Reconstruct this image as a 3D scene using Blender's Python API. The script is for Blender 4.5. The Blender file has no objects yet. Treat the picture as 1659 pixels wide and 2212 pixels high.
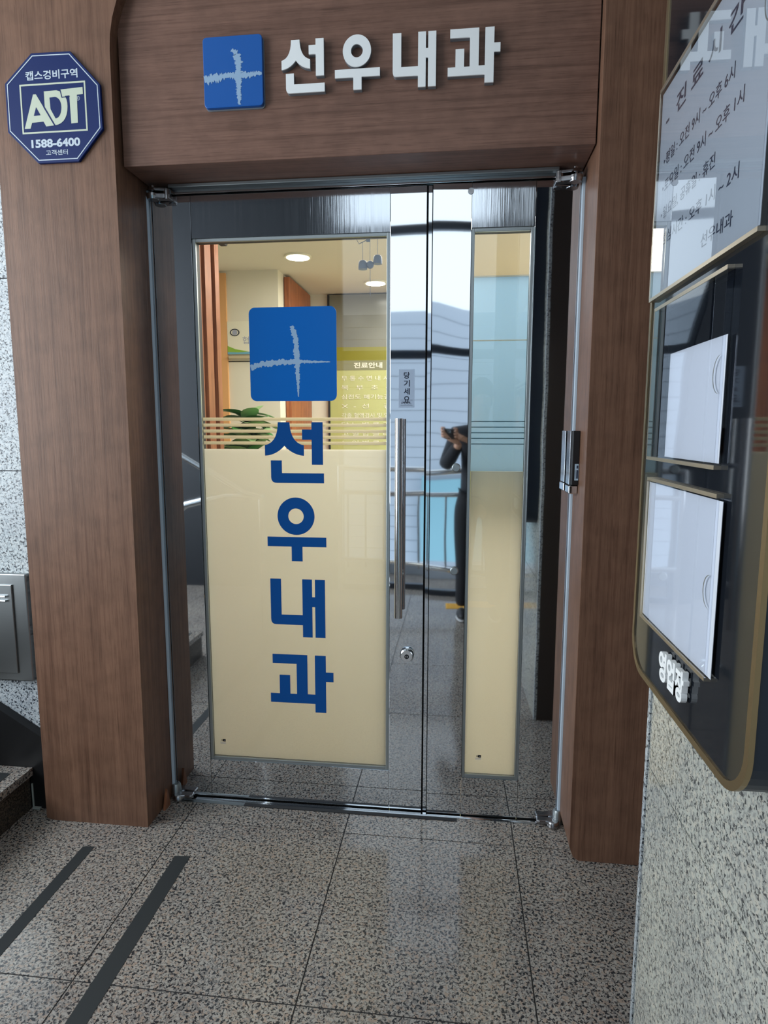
import bpy, math, random
from mathutils import Vector, Matrix
random.seed(7)
S = bpy.context.scene
COL = S.collection
# ------------------------------------------------------------------ camera
CAMP = Vector((0.0, -2.2194, 1.45))
YAW, PIT, ROL, FPX = -0.1160045, -0.1311277, 0.00149563, 1354.45
f = Vector((math.sin(YAW)*math.cos(PIT), math.cos(YAW)*math.cos(PIT), math.sin(PIT)))
r0 = Vector((math.cos(YAW), -math.sin(YAW), 0)); u0 = r0.cross(f)
rr = math.cos(ROL)*r0 + math.sin(ROL)*u0; uu = -math.sin(ROL)*r0 + math.cos(ROL)*u0
cam = bpy.data.cameras.new('camera'); camo = bpy.data.objects.new('camera', cam); COL.objects.link(camo)
cam.sensor_fit = 'HORIZONTAL'; cam.sensor_width = 36.0; cam.lens = FPX/1659*36; cam.clip_start = 0.005
M4 = Matrix(((rr.x, uu.x, -f.x, CAMP.x), (rr.y, uu.y, -f.y, CAMP.y), (rr.z, uu.z, -f.z, CAMP.z), (0, 0, 0, 1)))
camo.matrix_world = M4
S.camera = camo
# ------------------------------------------------------------------ world, lights, exposure
S.view_settings.view_transform = 'Standard'; S.view_settings.look = 'None'
S.view_settings.gamma = 1.0; S.view_settings.use_curve_mapping = False
S.view_settings.exposure = 0.5
W = bpy.data.worlds.new('sky'); S.world = W; W.use_nodes = True
wn = W.node_tree.nodes; wl = W.node_tree.links
wb = wn['Background']; wb.inputs[0].default_value = (0.80, 0.91, 1.0, 1); wb.inputs[1].default_value = 1.15

def area(name, loc, direction, sx, sy, power, color):
    L = bpy.data.lights.new(name, 'AREA'); L.shape = 'RECTANGLE'; L.size = sx; L.size_y = sy; L.energy = power; L.color = color
    o = bpy.data.objects.new(name, L); COL.objects.link(o); o.location = loc
    o.rotation_euler = Vector(direction).to_track_quat('-Z', 'Y').to_euler(); return o
# light of the waiting room: the ceiling luminaires further inside, out of the door's view
area('waiting_room_light', (0.2, 1.3, 2.36), (0, 0, -1), 1.6, 1.2, 32, (1.0, 0.94, 0.85))
area('waiting_room_light_front', (-0.3, 0.55, 2.36), (0, 0, -1), 1.2, 0.35, 10, (1.0, 0.94, 0.85))
# stairwell daylight entering by the tall side windows of the landing
area('stair_window_light', (-3.45, -1.9, 2.0), (1, 0.12, -0.1), 2.4, 2.6, 85, (0.88, 0.95, 1.0))

# ------------------------------------------------------------------ materials
def lin(r, g, b):
    return tuple(((c/255)/12.92 if c/255 <= .04045 else ((c/255+.055)/1.055)**2.4) for c in (r, g, b)) + (1,)
MAT = {}
def mat(name, col, rough=.5, metal=0., spec=.5, emit=None, es=0., coat=0., alpha=1., trans=0.):
    m = bpy.data.materials.new(name); m.use_nodes = True
    b = m.node_tree.nodes['Principled BSDF']
    b.inputs['Base Color'].default_value = col if len(col) == 4 else tuple(col)+(1,)
    b.inputs['Roughness'].default_value = rough; b.inputs['Metallic'].default_value = metal
    b.inputs['Specular IOR Level'].default_value = spec
    b.inputs['Coat Weight'].default_value = coat; b.inputs['Coat Roughness'].default_value = .03
    b.inputs['Alpha'].default_value = alpha
    b.inputs['Transmission Weight'].default_value = trans
    if emit: b.inputs['Emission Color'].default_value = emit; b.inputs['Emission Strength'].default_value = es
    MAT[name] = m; return m
def nd(m, t, **kw):
    n = m.node_tree.nodes.new(t)
    for k, v in kw.items():
        if k in n.inputs: n.inputs[k].default_value = v
        else: setattr(n, k, v)
    return n
def lk(m, a, b): m.node_tree.links.new(a, b)
def coords(m, scale, rot=(0, 0, 0)):
    t = nd(m, 'ShaderNodeTexCoord'); p = nd(m, 'ShaderNodeMapping'); p.inputs['Scale'].default_value = scale
    p.inputs['Rotation'].default_value = rot
    lk(m, t.outputs['Object'], p.inputs['Vector']); return p.outputs['Vector']
def ramp(m, stops):
    n = nd(m, 'ShaderNodeValToRGB'); e = n.color_ramp.elements
    while len(e) < len(stops): e.new(.5)
    for i, (p, c) in enumerate(stops): e[i].position = p; e[i].color = c
    return n
def mixc(m, fac, a, b, mode='MIX'):
    n = nd(m, 'ShaderNodeMix', data_type='RGBA', blend_type=mode)
    for s, v in ((0, fac), (6, a), (7, b)):
        if hasattr(v, 'is_output'): lk(m, v, n.inputs[s])
        else: n.inputs[s].default_value = v
    return n.outputs[2]
def bump(m, h, strength, dist):
    b = nd(m, 'ShaderNodeBump'); b.inputs['Strength'].default_value = strength; b.inputs['Distance'].default_value = dist
    lk(m, h, b.inputs['Height']); lk(m, b.outputs[0], m.node_tree.nodes['Principled BSDF'].inputs['Normal'])

def wood(name, axis, base=(122, 90, 72), dark=(98, 68, 53), rough=.42):
    m = mat(name, lin(*base), rough, spec=.35)
    sc = {'z': (95, 95, 2.2), 'x': (2.2, 95, 95)}[axis]; sc2 = {'z': (26, 26, .9), 'x': (.9, 26, 26)}[axis]
    sc3 = {'z': (330, 330, 11), 'x': (11, 330, 330)}[axis]
    n1 = nd(m, 'ShaderNodeTexNoise', Scale=1., Detail=6., Roughness=.65); lk(m, coords(m, sc), n1.inputs['Vector'])
    n2 = nd(m, 'ShaderNodeTexNoise', Scale=1., Detail=4., Roughness=.5); lk(m, coords(m, sc2), n2.inputs['Vector'])
    n3 = nd(m, 'ShaderNodeTexNoise', Scale=1., Detail=3., Roughness=.6); lk(m, coords(m, sc3), n3.inputs['Vector'])
    n4 = nd(m, 'ShaderNodeTexNoise', Scale=16., Detail=3., Roughness=.5); lk(m, coords(m, (1, 1, 1)), n4.inputs['Vector'])
    b, d = lin(*base), lin(*dark)
    li = tuple(min(1, c*1.22) for c in b[:3])+(1,)
    r1 = ramp(m, [(.25, d), (.52, b), (.8, li)]); lk(m, n1.outputs[0], r1.inputs[0])
    r2 = ramp(m, [(.3, (.86, .85, .85, 1)), (.7, (1.12, 1.12, 1.12, 1))]); lk(m, n2.outputs[0], r2.inputs[0])
    r3 = ramp(m, [(.33, (.55, .52, .5, 1)), (.46, (1, 1, 1, 1))]); lk(m, n3.outputs[0], r3.inputs[0])
    r4 = ramp(m, [(.3, (.86, .86, .86, 1)), (.6, (1.06, 1.06, 1.06, 1))]); lk(m, n4.outputs[0], r4.inputs[0])
    c = mixc(m, .8, r1.outputs[0], r2.outputs[0], 'MULTIPLY'); c = mixc(m, .55, c, r3.outputs[0], 'MULTIPLY'); c = mixc(m, .9, c, r4.outputs[0], 'MULTIPLY')
    lk(m, c, m.node_tree.nodes['Principled BSDF'].inputs['Base Color'])
    bump(m, n3.outputs[0], .15, .002)
    return m
wood('wood_v', 'z'); wood('wood_h', 'x', (122, 91, 78), (98, 70, 58))
wood('wood_in', 'z', (150, 98, 70), (110, 66, 46)); wood('wood_door', 'z', (165, 100, 64), (130, 74, 46))

def granite(name, base, mid, dark, warm, scale, rough, seams=None, dark_amt=.5):
    m = mat(name, base, rough, spec=.5)
    v = coords(m, (1, 1, 1))
    def vor(s, rnd=1.): 
        n = nd(m, 'ShaderNodeTexNoise', Scale=s, Detail=2.5, Roughness=.6, Distortion=.6); lk(m, v, n.inputs['Vector']); return n.outputs[0]
    a = ramp(m, [(.44, mid), (.52, base)]); lk(m, vor(scale), a.inputs[0])
    b = ramp(m, [(.52, (0, 0, 0, 1)), (.60, (1, 1, 1, 1))]); lk(m, vor(scale*.8+11), b.inputs[0])
    c1 = mixc(m, b.outputs[0], a.outputs[0], warm)
    d = ramp(m, [(dark_amt, (1, 1, 1, 1)), (dark_amt+.045, (0, 0, 0, 1))]); lk(m, vor(scale*1.25+3), d.inputs[0])
    c2 = mixc(m, d.outputs[0], c1, dark)
    n = nd(m, 'ShaderNodeTexNoise', Scale=3., Detail=2.); lk(m, v, n.inputs['Vector'])
    r = ramp(m, [(.3, (.84, .84, .86, 1)), (.7, (1.1, 1.1, 1.08, 1))]); lk(m, n.outputs[0], r.inputs[0])
    c = mixc(m, 1., c2, r.outputs[0], 'MULTIPLY')
    rg = ramp(m, [(.35, (rough*.8,)*3+(1,)), (.7, (rough*1.35,)*3+(1,))]); lk(m, n.outputs[0], rg.inputs[0])
    lk(m, rg.outputs[0], m.node_tree.nodes['Principled BSDF'].inputs['Roughness'])
    lk(m, c, m.node_tree.nodes['Principled BSDF'].inputs['Base Color'])
    return m
granite('granite_floor', lin(170, 164, 156), lin(132, 127, 123), lin(50, 51, 54), lin(166, 148, 134), 104, .125, dark_amt=.43)
granite('granite_wall', lin(196, 204, 208), lin(160, 169, 176), lin(44, 50, 60), lin(205, 210, 212), 105, .3, dark_amt=.41)
granite('granite_side', lin(184, 186, 178), lin(150, 152, 148), lin(78, 80, 80), lin(196, 192, 180), 120, .09, dark_amt=.40)
granite('granite_step', lin(96, 86, 76), lin(66, 58, 52), lin(26, 24, 22), lin(104, 90, 74), 120, .35, dark_amt=.46)

def steel(name, col, rough, wav=0., ws=3., aniso=None):
    m = mat(name, col, rough, 1.0)
    if wav:
        n = nd(m, 'ShaderNodeTexNoise', Scale=1., Detail=1.); lk(m, coords(m, (ws*1.0, ws, ws*1.6)), n.inputs['Vector'])
        bump(m, n.outputs[0], 1.0, wav)
    if aniso:
        n = nd(m, 'ShaderNodeTexNoise', Scale=1., Detail=3.); lk(m, coords(m, aniso), n.inputs['Vector'])
        r = ramp(m, [(.3, (rough*.75,)*3+(1,)), (.7, (rough*1.4,)*3+(1,))]); lk(m, n.outputs[0], r.inputs[0])
        lk(m, r.outputs[0], m.node_tree.nodes['Principled BSDF'].inputs['Roughness'])
        bump(m, n.outputs[0], .25, .0006)
    return m
steel('mirror', (.72, .76, .80), .03, .0016, 1.7)
steel('mirror_dark', (.60, .63, .66), .05, .001, 2.)
steel('brushed', (.60, .64, .69), .085, aniso=(240, 40, 3))
steel('bead', (.42, .46, .47), .42)
steel('chrome', (.80, .82, .84), .08)
steel('tube', (.62, .63, .65), .16)
steel('hinge', (.38, .38, .39), .26, .001, 30.)
steel('cabinet', (.32, .34, .35), .30, .0004, 8.)
steel('brass', (.38, .29, .17), .38)
steel('brass_light', (.66, .58, .46), .36)
mat('gasket', lin(196, 212, 226), .35)
mat('black', (.006, .006, .007), .45); mat('black_gloss', (.008, .010, .014), .04)
mat('rubber', (.02, .02, .022), .6)
mat('tape', (.022, .026, .028), .75)
mat('white_letter', lin(244, 247, 248), .35); mat('letter_side', lin(120, 124, 130), .5)
mat('sign_blue', lin(6, 88, 170), .35); mat('decal_blue', lin(0, 100, 186), .3, spec=.3)
mat('decal_text', lin(2, 74, 144), .3, spec=.3)
mat('decal_grey', lin(150, 180, 210), .35)
mat('adt_blue', lin(4, 34, 94), .5, spec=.3); mat('adt_edge', lin(28, 44, 92), .5); mat('adt_cream', lin(202, 210, 190), .4); mat('adt_white', lin(200, 212, 224), .4)
mat('ink', lin(24, 34, 60), .5); mat('ink_faint', lin(170, 176, 196), .6)
mat('paper', lin(208, 213, 222), .6); mat('notice', lin(160, 168, 177), .55)
mat('navy', (.008, .014, .026), .28, coat=.25); mat('navy_side', (.008, .018, .036), .4)
mat('ceiling_white', lin(196, 196, 194), .8); mat('cream_wall', lin(236, 230, 212), .7); mat('in_ceiling', lin(232, 224, 208), .75)
mat('wall_dark', lin(38, 41, 46), .7); mat('wall_brown', lin(66, 57, 52), .6); mat('wall_grey', lin(120, 124, 128), .7)
mat('orange_trim', lin(236, 178, 118), .55); mat('olive', lin(140, 136, 52), .22); mat('lime', lin(192, 194, 128), .22); mat('olive_grey', lin(140, 138, 100), .25)
mat('bulkhead', lin(128, 128, 116), .2)
mat('aqua', lin(112, 170, 188), .3); mat('aqua_dark', lin(92, 140, 158), .3)
mat('groove', lin(196, 182, 150), .8); mat('tile_in', lin(176, 172, 164), .4)
mat('poster', lin(244, 240, 220), .4); mat('poster_green', lin(150, 190, 70), .4); mat('poster_blue', lin(120, 180, 205), .4); mat('poster_dkgreen', lin(60, 140, 80), .4)
mat('chime_grey', lin(92, 112, 140), .5)
mat('leaf', lin(70, 128, 62), .45); mat('leaf_light', lin(150, 184, 128), .45); mat('pot', lin(160, 120, 84), .6); mat('soil', lin(50, 38, 28), .9)
mat('lamp_on', (1, 1, 1), .5, emit=(1, .95, .86, 1), es=9.)
mat('sticker', lin(176, 198, 214), .35); mat('label_silver', lin(176, 192, 214), .3)
mat('caulk', lin(170, 178, 172), .6)
mat('yellow', lin(232, 176, 40), .6); mat('facade', lin(196, 206, 218), .6); mat('facade_line', lin(182, 192, 204), .6); mat('cyan_panel', lin(150, 200, 214), .5)
mat('jacket', (.012, .014, .02), .8); mat('trousers', (.010, .011, .015), .85); mat('skin', lin(206, 160, 134), .5); mat('hair', (.01, .008, .007), .5); mat('shoe', (.02, .02, .022), .5); mat('sole', (.6, .6, .6), .6)
mat('eye', (.75, .75, .75), .2); mat('lips', lin(170, 100, 92), .5)
m = mat('film', lin(222, 208, 170), .45)
def translucent(m, col, tcol, fac, gloss=0.):
    nt = m.node_tree; nt.nodes.clear()
    o = nt.nodes.new('ShaderNodeOutputMaterial'); d = nt.nodes.new('ShaderNodeBsdfDiffuse'); t = nt.nodes.new('ShaderNodeBsdfTranslucent'); x = nt.nodes.new('ShaderNodeMixShader')
    d.inputs[0].default_value = col; t.inputs[0].default_value = tcol; x.inputs[0].default_value = fac
    lk(m, d.outputs[0], x.inputs[1]); lk(m, t.outputs[0], x.inputs[2]); lk(m, x.outputs[0], o.inputs[0])
translucent(m, lin(240, 236, 224), lin(255, 253, 246), .55)
m = mat('film_stripe', (1, 1, 1)); translucent(m, lin(226, 219, 198), lin(250, 244, 226), .5)
m = mat('film_faint', (1, 1, 1)); translucent(m, lin(120, 158, 176), lin(140, 180, 195), .3)
def glassy(name, tint, ior, rough=.0, boost=1.):
    m = bpy.data.materials.new(name); m.use_nodes = True; nt = m.node_tree; nt.nodes.clear(); MAT[name] = m
    o = nt.nodes.new('ShaderNodeOutputMaterial'); t = nt.nodes.new('ShaderNodeBsdfTransparent'); g = nt.nodes.new('ShaderNodeBsdfGlossy'); x = nt.nodes.new('ShaderNodeMixShader')
    fr = nt.nodes.new('ShaderNodeFresnel'); fr.inputs[0].default_value = ior; mu = nt.nodes.new('ShaderNodeMath'); mu.operation = 'MULTIPLY'; mu.use_clamp = True; mu.inputs[1].default_value = boost
    t.inputs[0].default_value = tint; g.inputs[0].default_value = (1, 1, 1, 1); g.inputs['Roughness'].default_value = rough
    lk(m, fr.outputs[0], mu.inputs[0]); lk(m, mu.outputs[0], x.inputs[0]); lk(m, t.outputs[0], x.inputs[1]); lk(m, g.outputs[0], x.inputs[2]); lk(m, x.outputs[0], o.inputs[0])
    return m
m = mat('aqua_panel', (1, 1, 1)); translucent(m, lin(190, 214, 232), lin(205, 228, 244), .5)
glassy('glass', (.93, .97, .96, 1), 1.52, 0, 1.6); glassy('acrylic', (.95, .96, .98, 1), 1.49, .0, 1.5); glassy('smoked', (.045, .055, .07, 1), 1.5, .0, 1.2)

# ------------------------------------------------------------------ mesh helpers (everything in world metres)
class MB:
    def __init__(s): s.v = []; s.f = []; s.smooth = set()
    def add(s, vs, fs, smooth=False):
        n = len(s.v); s.v += [tuple(v) for v in vs]
        for q in fs:
            if smooth: s.smooth.add(len(s.f))
            s.f.append(tuple(n+i for i in q))
        return s
    def box(s, x0, x1, y0, y1, z0, z1):
        x0, x1 = sorted((x0, x1)); y0, y1 = sorted((y0, y1)); z0, z1 = sorted((z0, z1))
        return s.add([(x0, y0, z0), (x1, y0, z0), (x1, y1, z0), (x0, y1, z0), (x0, y0, z1), (x1, y0, z1), (x1, y1, z1), (x0, y1, z1)],
                     [(0, 3, 2, 1), (4, 5, 6, 7), (0, 1, 5, 4), (1, 2, 6, 5), (2, 3, 7, 6), (3, 0, 4, 7)])
    def prism(s, pts, plane, d0, d1):     # pts (a,b): plane 'y' -> (x,z), 'x' -> (y,z), 'z' -> (x,y)
        def P(a, b, d): return {'y': (a, d, b), 'x': (d, a, b), 'z': (a, b, d)}[plane]
        n = len(pts); vs = [P(a, b, d0) for a, b in pts]+[P(a, b, d1) for a, b in pts]
        area2 = sum(pts[i][0]*pts[(i+1) % n][1]-pts[(i+1) % n][0]*pts[i][1] for i in range(n))
        fr = list(range(n)); fs = [tuple(fr), tuple(reversed([n+i for i in fr]))]+[(i, n+i, n+(i+1) % n, (i+1) % n) for i in range(n)]
        flip = (area2 > 0) == ({'y': 1, 'x': -1, 'z': -1}[plane]*(d1-d0) < 0)
        if flip: fs = [tuple(reversed(q)) for q in fs]
        return s.add(vs, fs)
    def ring(s, c, ro, ri, plane, d0, d1, n=48, sy=1.):
        def P(a, b, d): return {'y': (a, d, b), 'x': (d, a, b), 'z': (a, b, d)}[plane]
        vs = []
        for rad in (ro, ri):
            for d in (d0, d1):
                for k in range(n):
                    t = 2*math.pi*k/n; vs.append(P(c[0]+rad*math.cos(t), c[1]+rad*sy*math.sin(t), d))
        fs = []
        for k in range(n):
            j = (k+1) % n
            fs += [(k, j, 2*n+j, 2*n+k), (n+k, 3*n+k, 3*n+j, n+j), (k, n+k, n+j, j), (2*n+k, 2*n+j, 3*n+j, 3*n+k)]
        return s.add(vs, fs)
    def tube(s, path, r, n=14, caps=True):
        P = [Vector(p) for p in path]; R = r if isinstance(r, (list, tuple)) else [r]*len(P)
        vs = []; up = Vector((0, 0, 1)); prev = None
        for i, p in enumerate(P):
            t = (P[min(i+1, len(P)-1)]-P[max(i-1, 0)]).normalized()
            if prev is None:
                a = up if abs(t.dot(up)) < .9 else Vector((1, 0, 0)); u = t.cross(a).normalized()
            else: u = (prev-t*prev.dot(t)).normalized()
            prev = u; w = t.cross(u)
            vs += [p+(u*math.cos(2*math.pi*k/n)+w*math.sin(2*math.pi*k/n))*R[i] for k in range(n)]
        fs = [(i*n+k, i*n+(k+1) % n, (i+1)*n+(k+1) % n, (i+1)*n+k) for i in range(len(P)-1) for k in range(n)]
        s.add(vs, fs, True)
        if caps: s.add(vs[:n], [tuple(reversed(range(n)))]); s.add(vs[-n:], [tuple(range(n))])
        return s
    def ball(s, c, r, sc=(1, 1, 1), n=16, m=10):
        vs = [(c[0], c[1], c[2]+r*sc[2])]
        for i in range(1, m):
            a = math.pi*i/m
            vs += [(c[0]+r*sc[0]*math.sin(a)*math.cos(2*math.pi*k/n), c[1]+r*sc[1]*math.sin(a)*math.sin(2*math.pi*k/n), c[2]+r*sc[2]*math.cos(a)) for k in range(n)]
        vs.append((c[0], c[1], c[2]-r*sc[2])); L = len(vs)-1
        fs = [(0, 1+k, 1+(k+1) % n) for k in range(n)]
        for i in range(m-2): fs += [(1+i*n+k, 1+(i+1)*n+k, 1+(i+1)*n+(k+1) % n, 1+i*n+(k+1) % n) for k in range(n)]
        fs += [(L, 1+(m-2)*n+(k+1) % n, 1+(m-2)*n+k) for k in range(n)]
        return s.add(vs, fs, True)
def rrect(x0, x1, z0, z1, r, n=6):
    out = []
    for cx, cz, a in ((x1-r, z1-r, 0), (x0+r, z1-r, 90), (x0+r, z0+r, 180), (x1-r, z0+r, 270)):
        out += [(cx+r*math.cos(math.radians(a+90*k/n)), cz+r*math.sin(math.radians(a+90*k/n))) for k in range(n+1)]
    return out
def tagit(o, label=None, cat=None, group=None, kind=None):
    if label: o['label'] = label
    if cat: o['category'] = cat
    if group: o['group'] = group
    if kind: o['kind'] = kind
    return o
def build(name, mb, m, parent=None, bevel=0., label=None, cat=None, group=None, kind=None, mats=None):
    me = bpy.data.meshes.new(name)
    if parent is None:
        xs = [v[0] for v in mb.v]; ys = [v[1] for v in mb.v]; zs = [v[2] for v in mb.v]
        org = Vector(((min(xs)+max(xs))/2, (min(ys)+max(ys))/2, min(zs)))
    else: org = parent['_o'] if False else ORG[parent.name]
    me.from_pydata([tuple(Vector(v)-org) for v in mb.v], [], mb.f); me.update()
    for i in mb.smooth: me.polygons[i].use_smooth = True
    o = bpy.data.objects.new(name, me); COL.objects.link(o); me.materials.append(MAT[m])
    if parent is None: o.location = org; ORG[o.name] = org
    else: o.parent = parent; ORG[o.name] = org
    if bevel:
        bm = o.modifiers.new('bevel', 'BEVEL'); bm.width = bevel; bm.segments = 2; bm.limit_method = 'ANGLE'; bm.angle_limit = math.radians(40)
    return tagit(o, label, cat, group, kind)
ORG = {}
def thing(name, loc, label=None, cat=None, group=None, kind=None):
    o = bpy.data.objects.new(name, None); COL.objects.link(o); o.location = loc; o.empty_display_size = .05
    ORG[o.name] = Vector(loc); return tagit(o, label, cat, group, kind)
def text_mb(body, p0, ux, uz, w, h, depth, bold=0., keep=False):
    """lettering fitted into the w x h rectangle whose lower left corner is p0; ux/uz are the reading and up directions"""
    c = bpy.data.curves.new('t', 'FONT'); c.body = body; c.size = 1.; c.offset = bold; c.resolution_u = 4
    o = bpy.data.objects.new('t', c); COL.objects.link(o)
    dg = bpy.context.evaluated_depsgraph_get(); ev = o.evaluated_get(dg); me = ev.to_mesh()
    V = [(v.co.x, v.co.y) for v in me.vertices]; F = [tuple(p.vertices) for p in me.polygons]
    ev.to_mesh_clear(); bpy.data.objects.remove(o); bpy.data.curves.remove(c)
    mb = MB()
    if not V: return mb
    x0 = min(v[0] for v in V); x1 = max(v[0] for v in V); y0 = min(v[1] for v in V); y1 = max(v[1] for v in V)
    sx = w/max(1e-6, x1-x0); sy = h/max(1e-6, y1-y0)
    if keep: sy = sx = min(sx, sy)
    ux = Vector(ux); uz = Vector(uz); un = ux.cross(uz).normalized(); p0 = Vector(p0)
    f0 = [p0+ux*((a-x0)*sx)+uz*((b-y0)*sy)+un*depth for a, b in V]
    mb.add(f0, F)
    if depth > .0015:
        ed = {}
        for q in F:
            for i in range(len(q)):
                e = (q[i], q[(i+1) % len(q)]); ed[e] = 1
        bk = [v-un*depth for v in f0]; n = len(f0)
        mb.add(f0+bk, [(a, n+a, n+b, b) for (a, b) in ed if (b, a) not in ed])
    return mb

# ------------------------------------------------------------------ structure: floor, walls, ceiling
XL, XR = -1.10, 0.398      # opening between the wooden pillars
# floor: granite slabs laid in one mesh with thin dark joints
fl = MB()
ys = [-3.9, -3.6, -2.91, -2.22, -1.53, -.84, -.15, .6]; xs = [-3.6, -2.805, -2.2, -1.595, -.99, -.385, .22, .825, 1.43, 1.9]
for i in range(len(xs)-1):
    for j in range(len(ys)-1):
        a, b = xs[i]+.002, xs[i+1]-.002
        if ys[j] >= -.15 and 0: pass
        fl.box(a, b, ys[j]+.002, ys[j+1]-.002, -.03, 0)
build('floor', fl, 'granite_floor', kind='structure')
build('floor_joints', MB().box(-3.6, 1.9, -3.9, .6, -.06, -.0015), 'rubber', kind='structure')
o = bpy.data.objects['floor_joints']; o.name = 'floor_bed'
build('ceiling', MB().box(-3.6, 1.9, -3.25, .0, 3.6, 3.7), 'ceiling_white', kind='structure')
# back wall with the tall window, side walls
wb_ = MB(); wb_.box(-3.6, -1.05, -3.35, -3.25, 0, 3.7); wb_.box(.43, 1.9, -3.35, -3.25, 0, 3.7)
build('wall_back', wb_, 'wall_dark', kind='structure')
wf = MB(); wf.box(-1.7, 1.5, -.02, .1, 3.0, 3.7); wf.box(-3.6, -1.5, -.10, .1, 0, 3.7)
wfo = MB(); 
for (z0, z1) in ((-.0, .610), (.613, 1.296), (1.299, 1.972), (1.975, 2.65), (2.653, 3.6)):
    for (x0, x1) in ((-3.6, -2.703), (-2.70, -1.46)):
        wfo.box(x0, x1, -.10, -.06, z0, z1)
build('wall_left', wfo, 'granite_wall', kind='structure')
build('wall_left_core', MB().box(-3.6, -1.46, -.0975, .1, 0, 3.6), 'wall_dark', kind='structure')
build('wall_front', MB().box(-1.7, 1.5, -.1, .1, 2.95, 3.6), 'wall_grey', kind='structure')
ws = MB(); ws.box(.43, .62, -2.1, -.862, 0, .715); ws.box(.43, .62, -2.1, -.862, .718, 3.6)
build('wall_right', ws, 'granite_side', kind='structure')
build('trim_1', MB().box(.427, .440, -.86, -.845, 0, 3.6), 'granite_wall', kind='structure')
build('wall_right_cap', MB().box(.441, .62, -.861, -.846, 0, 3.6), 'wall_brown', kind='structure')
build('wall_right_far', MB().box(1.8, 1.9, -3.25, -1.05, 0, 3.6), 'wall_dark', kind='structure')
build('wall_right_end', MB().box(.95, 1.05, -.95, .1, 0, 3.6), 'wall_grey', kind='structure')
build('wall_right_return', MB().box(.62, 1.9, -1.05, -.95, 0, 3.6), 'wall_grey', kind='structure')
# far left side: low parapet and columns around the open stairwell windows
wl_ = MB(); wl_.box(-3.6, -3.5, -3.25, -.1, 0, .6); wl_.box(-3.6, -3.5, -3.25, -.1, 3.4, 3.6)
for y in (-3.25, -1.9, -.55): wl_.box(-3.6, -3.5, y, y+.12, .6, 3.4)
build('wall_stair_side', wl_, 'wall_grey', kind='structure')

# tall window behind the photographer
wf_ = MB()
for x in (-1.05, .39): wf_.box(x, x+.04, -3.33, -3.27, 0, 3.6)
for z in (2.05, 3.07): wf_.box(-1.01, .39, -3.33, -3.27, z, z+.075)
wf_.box(-1.01, .39, -3.33, -3.27, 0, .05)
win = thing('window_1', (-.42, -3.3, 0), kind='structure')
build('window_frame', wf_, 'navy', win)
# railing in front of it
rail = thing('railing', (-.42, -3.05, 0), 'stainless landing railing with upright bars, mirrored in the middle of the steel door', 'railing')
def arc(p0, p1, sag, n=12):
    return [(p0[0]+(p1[0]-p0[0])*t, p0[1]+(p1[1]-p0[1])*t, p0[2]+(p1[2]-p0[2])*t-sag*4*t*(1-t)) for t in [k/n for k in range(n+1)]]
build('handrail', MB().tube(arc((-1.0, -3.05, 1.13), (.42, -3.05, 1.13), .03), .026), 'chrome', rail)
build('upper_rail', MB().tube([(-1.0, -3.05, .915), (.42, -3.05, .915)], .022), 'tube', rail)
build('lower_rail', MB().tube(arc((-1.0, -3.05, .33), (.42, -3.05, .22), -.03), .022), 'chrome', rail)
for k in range(9):
    x = -.93+k*.155
    build('baluster', MB().tube([(x, -3.05, .26), (x, -3.05, .915)], .009, 10), 'tube', rail)
for x in (-1.0, .42): build('post', MB().tube([(x, -3.05, 0), (x, -3.05, 1.14)], .024), 'tube', rail)
tm = MB().box(.0, .41, -3.0, -2.82, 0, .004)
for k in range(14):
    for j in range(4): tm.box(.012+k*.028, .03+k*.028, -2.985+j*.04, -2.96+j*.04, .004, .008)
build('tactile_mat', tm, 'yellow', label='yellow ribbed floor mat mirrored low in the right door stile', cat='mat')
# pale sided building across the street
nb = thing('building', (-.4, -7.2, -1), 'pale building with horizontal siding mirrored in the steel door', 'building')
fb = MB()
for k in range(24): fb.box(-7, 6, -7.2, -6.98+.0, -1+k*.17, -1+k*.17+.163)
build('siding', fb, 'facade', nb); build('wall', MB().box(-7, 6, -7.6, -7.08, -1, 3.1), 'facade_line', nb)
build('lower_panel', MB().box(-.5, 3.5, -6.9, -6.8, -1, .75), 'cyan_panel', nb)
build('kerb', MB().box(-3.6, 1.5, -4.1, -3.9, -.06, .12), 'facade', label='low pale kerb outside the landing window', cat='kerb')

# stairs going up to the left
for k in range(4):
    z = .165*(k+1); x1 = -1.607-.29*k
    st = thing('stair_step', (x1-.15, -.8, z-.165), ('lowest' if k == 0 else ['', 'second', 'third', 'fourth'][k])+' dark granite stair step beside the wooden pillar', 'step', 'granite stair steps')
    build('riser', MB().box(x1-.29 if k < 3 else -3.5, x1, -1.5, -.145, 0 if k == 0 else z-.165, z-.03), 'granite_step', st)
    build('tread', MB().box(x1-.31 if k < 3 else -3.5, x1+.012, -1.5, -.14, z-.03, z), 'granite_wall' if 0 else 'granite_floor', st)
    build('anti_slip_strip', MB().box(x1-.085, x1-.04, -1.45, -.19, z, z+.0015), 'tape', st)
build('stair_skirting', MB().prism([(-1.46, 0), (-1.46, .26), (-1.54, .283), (-1.71, .388), (-3.4, 1.42), (-3.4, .3), (-2.2, 0)], 'y', -.1005, -.138), 'black', label='black stair skirting panel sloping up the granite wall', cat='panel')
build('sealant_bead', MB().box(-1.603, -1.598, -.143, -.139, 0, .1).box(-1.60, -1.57, -.15, -.139, 0, .006), 'caulk', label='thin pale sealant bead at the foot of the lowest step', cat='sealant')
hr = thing('stair_handrail', (-1.5, -1.5, 0), 'stainless stair handrail mirrored beside the left door stile', 'handrail')
build('upper_bar', MB().tube([(-2.6, -1.5, 1.85), (-1.75, -1.5, 1.33), (-1.31, -1.5, 1.06), (-1.2, -1.5, 1.03)], .02), 'chrome', hr)
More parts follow.
